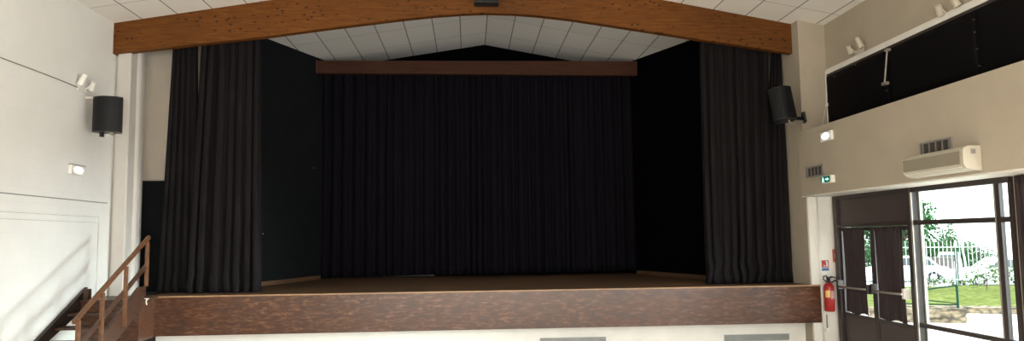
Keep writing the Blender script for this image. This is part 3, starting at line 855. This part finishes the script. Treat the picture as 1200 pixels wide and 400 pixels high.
obj('hose', tube(nb(), hz, 0.012, 10), M_rub, t, smooth=True)
obj('wall_hook', bx(c[0] - 0.02, c[0] + 0.02, 12.60, 12.688, c[2] + 0.49, c[2] + 0.52), M_spkd, t)
t = thing('socket_conduit', 'thin grey conduit and socket below the fire extinguisher', 'conduit', (6.16, 12.68, 0.3))
obj('conduit', tube(nb(), [(6.165, 12.675, 0.56), (6.165, 12.675, 0.33)], 0.012, 8), M_grey, t)
obj('socket', bx(6.13, 6.20, 12.65, 12.688, 0.27, 0.33), M_whitep, t, bevel=0.005)
# extinguisher sign
t = thing('safety_sign', 'small red and blue extinguisher sign above the fire extinguisher', 'sign', (6.19, 12.685, 1.31))
obj('red_panel', bx(6.128, 6.25, 12.682, 12.688, 1.365, 1.49), M_redd, t)
obj('blue_panel', bx(6.128, 6.25, 12.682, 12.688, 1.31, 1.355), M_blue, t)
obj('white_border', bx(6.128, 6.25, 12.683, 12.688, 1.355, 1.365), M_lab, t)
bm = nb()
prism(bm, [(6.205, 1.38), (6.235, 1.38), (6.235, 1.45), (6.225, 1.462), (6.235, 1.475), (6.19, 1.475), (6.19, 1.465), (6.21, 1.462), (6.205, 1.45)], 'y', 12.680, 12.682)
prism(bm, [(6.16, 1.385), (6.20, 1.385), (6.16, 1.415)], 'y', 12.680, 12.682)
obj('pictogram', bm, M_lab, t, label='white extinguisher pictogram')
# call point
t = thing('fire_call_point', 'red fire alarm box on the wall beside the door frame', 'alarm', (6.385, 12.67, 1.45))
obj('housing', bx(6.325, 6.395, 12.63, 12.688, 1.46, 1.68), M_redd, t, bevel=0.008)
obj('face', bx(6.34, 6.38, 12.625, 12.63, 1.52, 1.60), M_lab, t)

# ------------------------------------------------------------------ outdoors
M_pave = varied('pale_pavement', (0.55, 0.53, 0.49), 0.08, 1.0, 0.85)
M_road = varied('car_park_tarmac', (0.33, 0.33, 0.34), 0.08, 1.0, 0.9)
M_stone = None
def stone_mat():
    m = mat('rubble_stone', (0.3, 0.26, 0.2), 0.9)
    N, L, b = nodes(m)
    vo = N.new('ShaderNodeTexVoronoi'); vo.inputs['Scale'].default_value = 7.0
    L.new(coord(m, (1, 1, 1.5)), vo.inputs['Vector'])
    n = noise(m, coord(m), 12, 5)
    c_ = ramp(m, vo.outputs['Distance'], [(0.0, (0.34, 0.28, 0.20)), (0.5, (0.22, 0.18, 0.13)), (0.7, (0.08, 0.07, 0.055))])
    setc(m, mixc(m, 0.5, c_, ramp(m, n, [(0.35, (0.5, 0.5, 0.5)), (0.65, (1.4, 1.35, 1.2))]), 'MULTIPLY'))
    bump(m, vo.outputs['Distance'], 0.6, 0.03)
    return m
M_stone = stone_mat()
def foliage(name, a, b_):
    m = mat(name, a, 0.9, spec=0.0)
    n = noise(m, coord(m), 5, 6, 0.7)
    setc(m, ramp(m, n, [(0.35, a), (0.65, b_)]))
    return m
M_grass = foliage('lawn', (0.06, 0.085, 0.02), (0.17, 0.19, 0.065))
M_leaf = foliage('tree_leaf', (0.022, 0.065, 0.024), (0.07, 0.15, 0.06))
M_leaf2 = foliage('shrub_leaf', (0.04, 0.085, 0.02), (0.12, 0.20, 0.06))
M_bark = varied('bark', (0.12, 0.09, 0.06), 0.2, 5, 0.9)
M_greenmetal = mat('green_metal', (0.010, 0.045, 0.028), 0.8, spec=0.08)
M_fencew = mat('pale_fence_paint', (0.42, 0.46, 0.45), 0.5)
M_carw = mat('white_car_paint', (0.75, 0.76, 0.78), 0.25)
M_cars = mat('silver_car_paint', (0.52, 0.55, 0.58), 0.3, 0.3)
M_tyre = mat('tyre', (0.025, 0.025, 0.028), 0.8)
M_carglass = mat('car_glass', (0.08, 0.10, 0.11), 0.1)
M_bin = varied('grey_brown_crate', (0.13, 0.11, 0.10), 0.1, 3, 0.7)
M_build = varied('pale_building_render', (0.80, 0.79, 0.76), 0.03, 1, 0.9)

def slab(name, pts, z0, z1, m):
    return struct(name, prism(nb(), pts, 'z', z0, z1), m)
slab('ground', [(6.62, -8), (40, -8), (60, 10), (60, 75), (6.62, 75)], -1.0, -0.85, M_road)
slab('pavement', [(6.62, -8), (16, -8), (19, 15), (13.0, 17.2), (11.5, 18.4), (6.62, 19.5)], -0.85, -0.01, M_pave)
# grassed bank between the stone kerbs and the fence
bm = nb()
rows = []
A0, A1 = Vector((8.0, 19.65)), Vector((17.5, 15.60))
B0, B1 = Vector((10.0, 28.6)), Vector((27.5, 26.4))
for j in range(19):
    t_ = j / 18; row = []
    for q in range(31):
        u = q / 30
        p = (A0.lerp(A1, u)).lerp(B0.lerp(B1, u), t_)
        z = 0.03 + 0.10 * math.sin(math.pi * t_) - 0.13 * t_ + random.uniform(-0.03, 0.03)
        row.append(bm.verts.new((p.x, p.y, z)))
    rows.append(row)
for A, B in zip(rows, rows[1:]):
    for q in range(30): bm.faces.new((A[q], A[q + 1], B[q + 1], B[q]))
ring = rows[0] + [r[-1] for r in rows[1:]] + rows[-1][-2::-1] + [r[0] for r in rows[-2:0:-1]]
low = [bm.verts.new((v_.co.x, v_.co.y, -0.85)) for v_ in ring]
for k in range(len(ring)): bm.faces.new((ring[k], ring[(k + 1) % len(ring)], low[(k + 1) % len(ring)], low[k]))
tag(obj('grass_bank', bm, M_grass, smooth=True), 'sunlit green lawn between the stone kerb and the fence', 'grass', kind='stuff')

def stone_wall(label, a, b, th, h):
    a, b = Vector(a), Vector(b); d = (b - a).normalized(); n = Vector((-d.y, d.x)) * th
    pts = [a, b, b + n, a + n]
    bm = prism(nb(), [(p.x, p.y) for p in pts], 'z', -0.02, h)
    bmesh.ops.subdivide_edges(bm, edges=bm.edges, cuts=6, use_grid_fill=True)
    for v_ in bm.verts:
        v_.co += Vector((random.uniform(-.015, .015), random.uniform(-.015, .015), random.uniform(-.012, .012) if v_.co.z > 0 else 0))
    return tag(obj('stone_wall', bm, M_stone), label, 'stone wall')
stone_wall('low rubble stone wall outside, under the green railing', (8.9, 16.25), (10.66, 15.58), 0.30, 0.30)
stone_wall('long low stone kerb wall at the edge of the lawn', (10.70, 18.05), (14.6, 16.36), 0.30, 0.145)

t = thing('garden_railing', 'dark green metal railing standing on the low stone wall', 'railing', (10.57, 15.72, 0.3))
dirv = Vector((-0.93, 0.354, 0))
p0 = Vector((10.58, 15.72, 0))
def RP(s_, z): return (p0.x + dirv.x * s_, p0.y + dirv.y * s_, z)
obj('post', tube(nb(), [RP(0, 0.30), RP(0, 0.80)], 0.026, 8), M_greenmetal, t)
obj('post', tube(nb(), [RP(1.35, 0.30), RP(1.35, 0.60)], 0.026, 8), M_greenmetal, t)
obj('top_rail', tube(nb(), [RP(0, 0.79), RP(1.35, 0.585)], 0.016, 8), M_greenmetal, t)
obj('middle_rail', tube(nb(), [RP(0, 0.40), RP(1.35, 0.56)], 0.011, 8), M_greenmetal, t)
obj('bottom_rail', tube(nb(), [RP(0, 0.375), RP(1.35, 0.39)], 0.014, 8), M_greenmetal, t)

# picket fence
t = thing('picket_fence', 'pale metal picket fence between the lawn and the parked cars', 'fence', (18.5, 27.3, 0))
def FP(s_): return (15.6 + s_, 27.75 - s_ * 0.14)
for z in (0.15, 1.38):
    a, b = FP(0), FP(8.0)
    obj('rail', tube(nb(), [(a[0], a[1], z), (b[0], b[1], z)], 0.022, 6), M_fencew, t)
for k in range(54):
    x, y = FP(k * 0.15)
    bm = tube(nb(), [(x, y, -0.05), (x, y, 1.56), (x, y, 1.63)], [0.014, 0.014, 0.003], 6)
    obj('picket', bm, M_fencew, t)

def car(label, loc, rz, L_, H, W, m):
    t = thing('car', label, 'car', loc, (0, 0, rz), group=None)
    pf = [(-L_ / 2, 0.28), (-L_ / 2, 0.62), (-L_ / 2 + 0.12, 0.80), (-L_ * 0.22, 0.93), (L_ * 0.30, 0.93), (L_ / 2 - 0.06, 0.86), (L_ / 2, 0.60), (L_ / 2, 0.28)]
    body = nb(); prism(body, pf, 'y', -W / 2, W / 2)
    obj('body', body, m, t, True, bevel=0.05)
    cb = nb(); prism(cb, [(-L_ * 0.23, 0.92), (-L_ * 0.06, H - 0.03), (L_ * 0.06, H), (L_ * 0.26, H - 0.04), (L_ * 0.38, 0.92)], 'y', -W / 2 + 0.10, W / 2 - 0.10)
    obj('cabin', cb, m, t, True, bevel=0.04)
    for sgn in (-1, 1):
        g_ = nb(); yy = sgn * (W / 2 - 0.095)
        prism(g_, [(-L_ * 0.19, 0.96), (-L_ * 0.055, H - 0.10), (L_ * 0.09, H - 0.09), (L_ * 0.09, 0.96)], 'y', yy - 0.01, yy + 0.01)
        prism(g_, [(L_ * 0.11, 0.96), (L_ * 0.11, H - 0.09), (L_ * 0.24, H - 0.12), (L_ * 0.33, 0.96)], 'y', yy - 0.01, yy + 0.01)
        obj('side_windows', g_, M_carglass, t, True)
        for xx in (-L_ * 0.31, L_ * 0.30):
            wl = obj('wheel', tube(nb(), [(xx, sgn * (W / 2 - 0.19), 0.31), (xx, sgn * (W / 2 + 0.01), 0.31)], 0.31, 20), M_tyre, t, True)
            obj('hub_cap', tube(nb(), [(xx, sgn * (W / 2 - 0.02), 0.31), (xx, sgn * (W / 2 + 0.018), 0.31)], 0.18, 16), M_cars, wl, True)
    return t
GZ = -0.85
# sight lines leave the window to the right, so the cars stand at x about 0.65 y
car('white car parked at the left beyond the picket fence', (25.0, 41.6, GZ), math.radians(-22), 4.2, 1.47, 1.75, M_carw)
car('white car parked at the right beyond the picket fence, nose to the left', (27.6, 37.6, GZ), math.radians(-10), 4.4, 1.45, 1.78, M_carw)
# white van
t = thing('van', 'boxy white van parked behind the car park fence', 'van', (30.3, 45.6, GZ), (0, 0, math.radians(-33.7)))
obj('body', prism(nb(), [(-0.66, 0.30), (-0.66, 1.0), (-0.56, 1.52), (0.56, 1.52), (0.66, 1.0), (0.66, 0.30)], 'y', -1.5, 1.5), M_carw, t, True, bevel=0.06)
obj('rear_window', bx(-0.46, 0.46, -1.512, -1.50, 1.02, 1.40), M_carglass, t, True)
for yy in (-1.0, 1.0):
    for sgn in (-1, 1):
        obj('wheel', tube(nb(), [(sgn * 0.50, yy, 0.30), (sgn * 0.67, yy, 0.30)], 0.30, 18), M_tyre, t, True)
t = thing('waste_container', 'dark grey waste container standing beside the white van', 'container', (28.35, 43.2, GZ), (0, 0, math.radians(-33)))
obj('bin_body', prism(nb(), [(-0.48, 0.12), (-0.55, 1.22), (0.55, 1.22), (0.48, 0.12)], 'y', -0.45, 0.45), M_bin, t, True, bevel=0.02)
obj('lid', prism(nb(), [(-0.58, 1.22), (-0.55, 1.32), (0.55, 1.32), (0.58, 1.22)], 'y', -0.5, 0.5), M_bin, t, True)
for xx in (-0.38, 0.38):
    obj('caster', tube(nb(), [(xx, -0.40, 0.08), (xx, -0.34, 0.08)], 0.08, 10), M_tyre, t, True)

def leafball(bm, c, r, n, size, rnd, mi=0):
    for _ in range(n):
        d = Vector((rnd.gauss(0, 1), rnd.gauss(0, 1), rnd.gauss(0, 1))).normalized()
        p = Vector(c) + d * r * (rnd.random() ** 0.35)
        a = Vector((rnd.gauss(0, 1), rnd.gauss(0, 1), rnd.gauss(0, 1))).normalized()
        b = a.cross(d)
        if b.length < 0.01: continue
        b.normalize(); s1 = size * rnd.uniform(0.7, 1.3)
        vs = [bm.verts.new(p + a * s1), bm.verts.new(p + b * s1 * 0.55), bm.verts.new(p - a * s1), bm.verts.new(p - b * s1 * 0.55)]
        bm.faces.new(vs)
def tree(name, label, x, y, z0, h, crowns, m, n, leaf_, trunk_r, sd, cat='tree'):
    rnd = random.Random(sd)
    t = thing(name, label, cat, (x, y, z0))
    top = z0 + h * 0.7
    bm = tube(nb(), [(x, y, z0 - 0.02), (x + 0.05, y, z0 + h * 0.35), (x, y + 0.05, top)], [trunk_r, trunk_r * 0.75, trunk_r * 0.3], 8)
    for (cx, cy, cz_, r) in crowns[:5]:
        tube(bm, [(x, y, z0 + h * 0.35), (x + cx * 0.7, y + cy * 0.7, z0 + cz_ * 0.9)], [trunk_r * 0.5, trunk_r * 0.15], 6)
    obj('trunk', bm, M_bark, t)
    bm = nb()
    for (cx, cy, cz_, r) in crowns: leafball(bm, (x + cx, y + cy, z0 + cz_), r, int(n * r * r), leaf_, rnd)
    obj('foliage', bm, m, t)
    return t
tree('broadleaf_tree', 'tall green tree seen in the upper left of the large window', 32.2, 53.6, GZ, 6.1,
     [(-1.0, 0, 4.6, 1.2), (0.6, 0, 4.6, 1.1), (-2.2, 0, 4.4, 1.3), (1.6, 0.2, 4.3, 1.1), (-0.2, -0.3, 3.6, 1.5), (-1.8, 0, 3.0, 1.5), (1.2, 0, 3.1, 1.4), (-3.2, 0, 3.2, 1.3), (-0.3, 0, 5.1, 0.8)], M_leaf, 330, 0.15, 0.22, 1)
tree('small_tree', 'wispy green tree in front of the white building beyond the fence', 31.8, 47.6, GZ, 3.5,
     [(0, 0, 2.9, 0.55), (-0.5, 0, 2.5, 0.6), (0.4, 0, 2.4, 0.5), (-0.8, 0, 2.0, 0.6), (0.1, 0, 1.8, 0.7)], M_leaf, 300, 0.09, 0.08, 2)
tree('round_shrub', 'round dark green bush behind the white cars', 33.9, 47.6, GZ, 1.9,
     [(0, 0, 1.25, 0.75), (-0.5, 0, 0.9, 0.6), (0.55, 0.1, 0.85, 0.65)], M_leaf, 420, 0.10, 0.06, 3, 'shrub')
tree('garden_shrub', 'light green shrub on the lawn at the lower right of the window', 16.6, 23.2, 0.10, 0.9,
     [(0, 0, 0.50, 0.42), (0.5, 0.0, 0.45, 0.36), (-0.45, 0, 0.34, 0.30), (1.0, 0, 0.50, 0.36)], M_leaf2, 700, 0.05, 0.02, 4, 'shrub')
tree('garden_shrub', 'sprawling low shrub on the lawn in the middle of the window', 14.9, 23.6, 0.10, 0.5,
     [(0, 0, 0.22, 0.25), (0.45, 0.0, 0.26, 0.25), (0.85, 0, 0.20, 0.22)], M_leaf2, 900, 0.045, 0.015, 5, 'shrub')
# hedge beyond the parked vehicles
bm = nb(); rnd = random.Random(9)
for k in range(26): leafball(bm, (27.5 + k * 0.27, 50.2 - k * 0.02, GZ + 1.3 + 0.15 * math.sin(k)), 1.0, 330, 0.12, rnd)
tag(obj('hedge', bm, M_leaf), 'long green hedge behind the parked vehicles', 'hedge')
# lamp posts beyond the fence
t = thing('street_post', 'dark green post with pale cap beyond the fence', 'post', (19.3, 28.6, GZ))
obj('shaft', tube(nb(), [(19.3, 28.6, GZ), (19.3, 28.6, 1.35)], 0.06, 10), M_greenmetal, t)
obj('cap', tube(nb(), [(19.3, 28.6, 1.35), (19.3, 28.6, 1.62)], [0.08, 0.03], 10), M_fencew, t, label='pale cap')
tag(obj('lamp_post', tube(nb(), [(19.9, 28.9, GZ), (19.86, 28.9, 0.8), (19.72, 28.9, 1.7), (19.45, 28.9, 2.3)], [0.05, 0.04, 0.035, 0.03], 10), M_fencew, smooth=True),
    'pale curved lamp post beyond the fence', 'lamp post')
# pale building across the car park
t = thing('building', 'pale rendered building far across the car park', 'building', (43.0, 60.0, GZ))
obj('walls', prism(nb(), [(36.0, 58.0 - 3.0), (62, 50.5), (62, 59.0), (38.8, 59.0)], 'z', GZ, 9.0), M_build, t)
obj('parapet', prism(nb(), [(35.95, 54.9), (62.1, 50.4), (62.1, 59.1), (38.75, 59.1)], 'z', 9.0, 9.25), M_build, t)
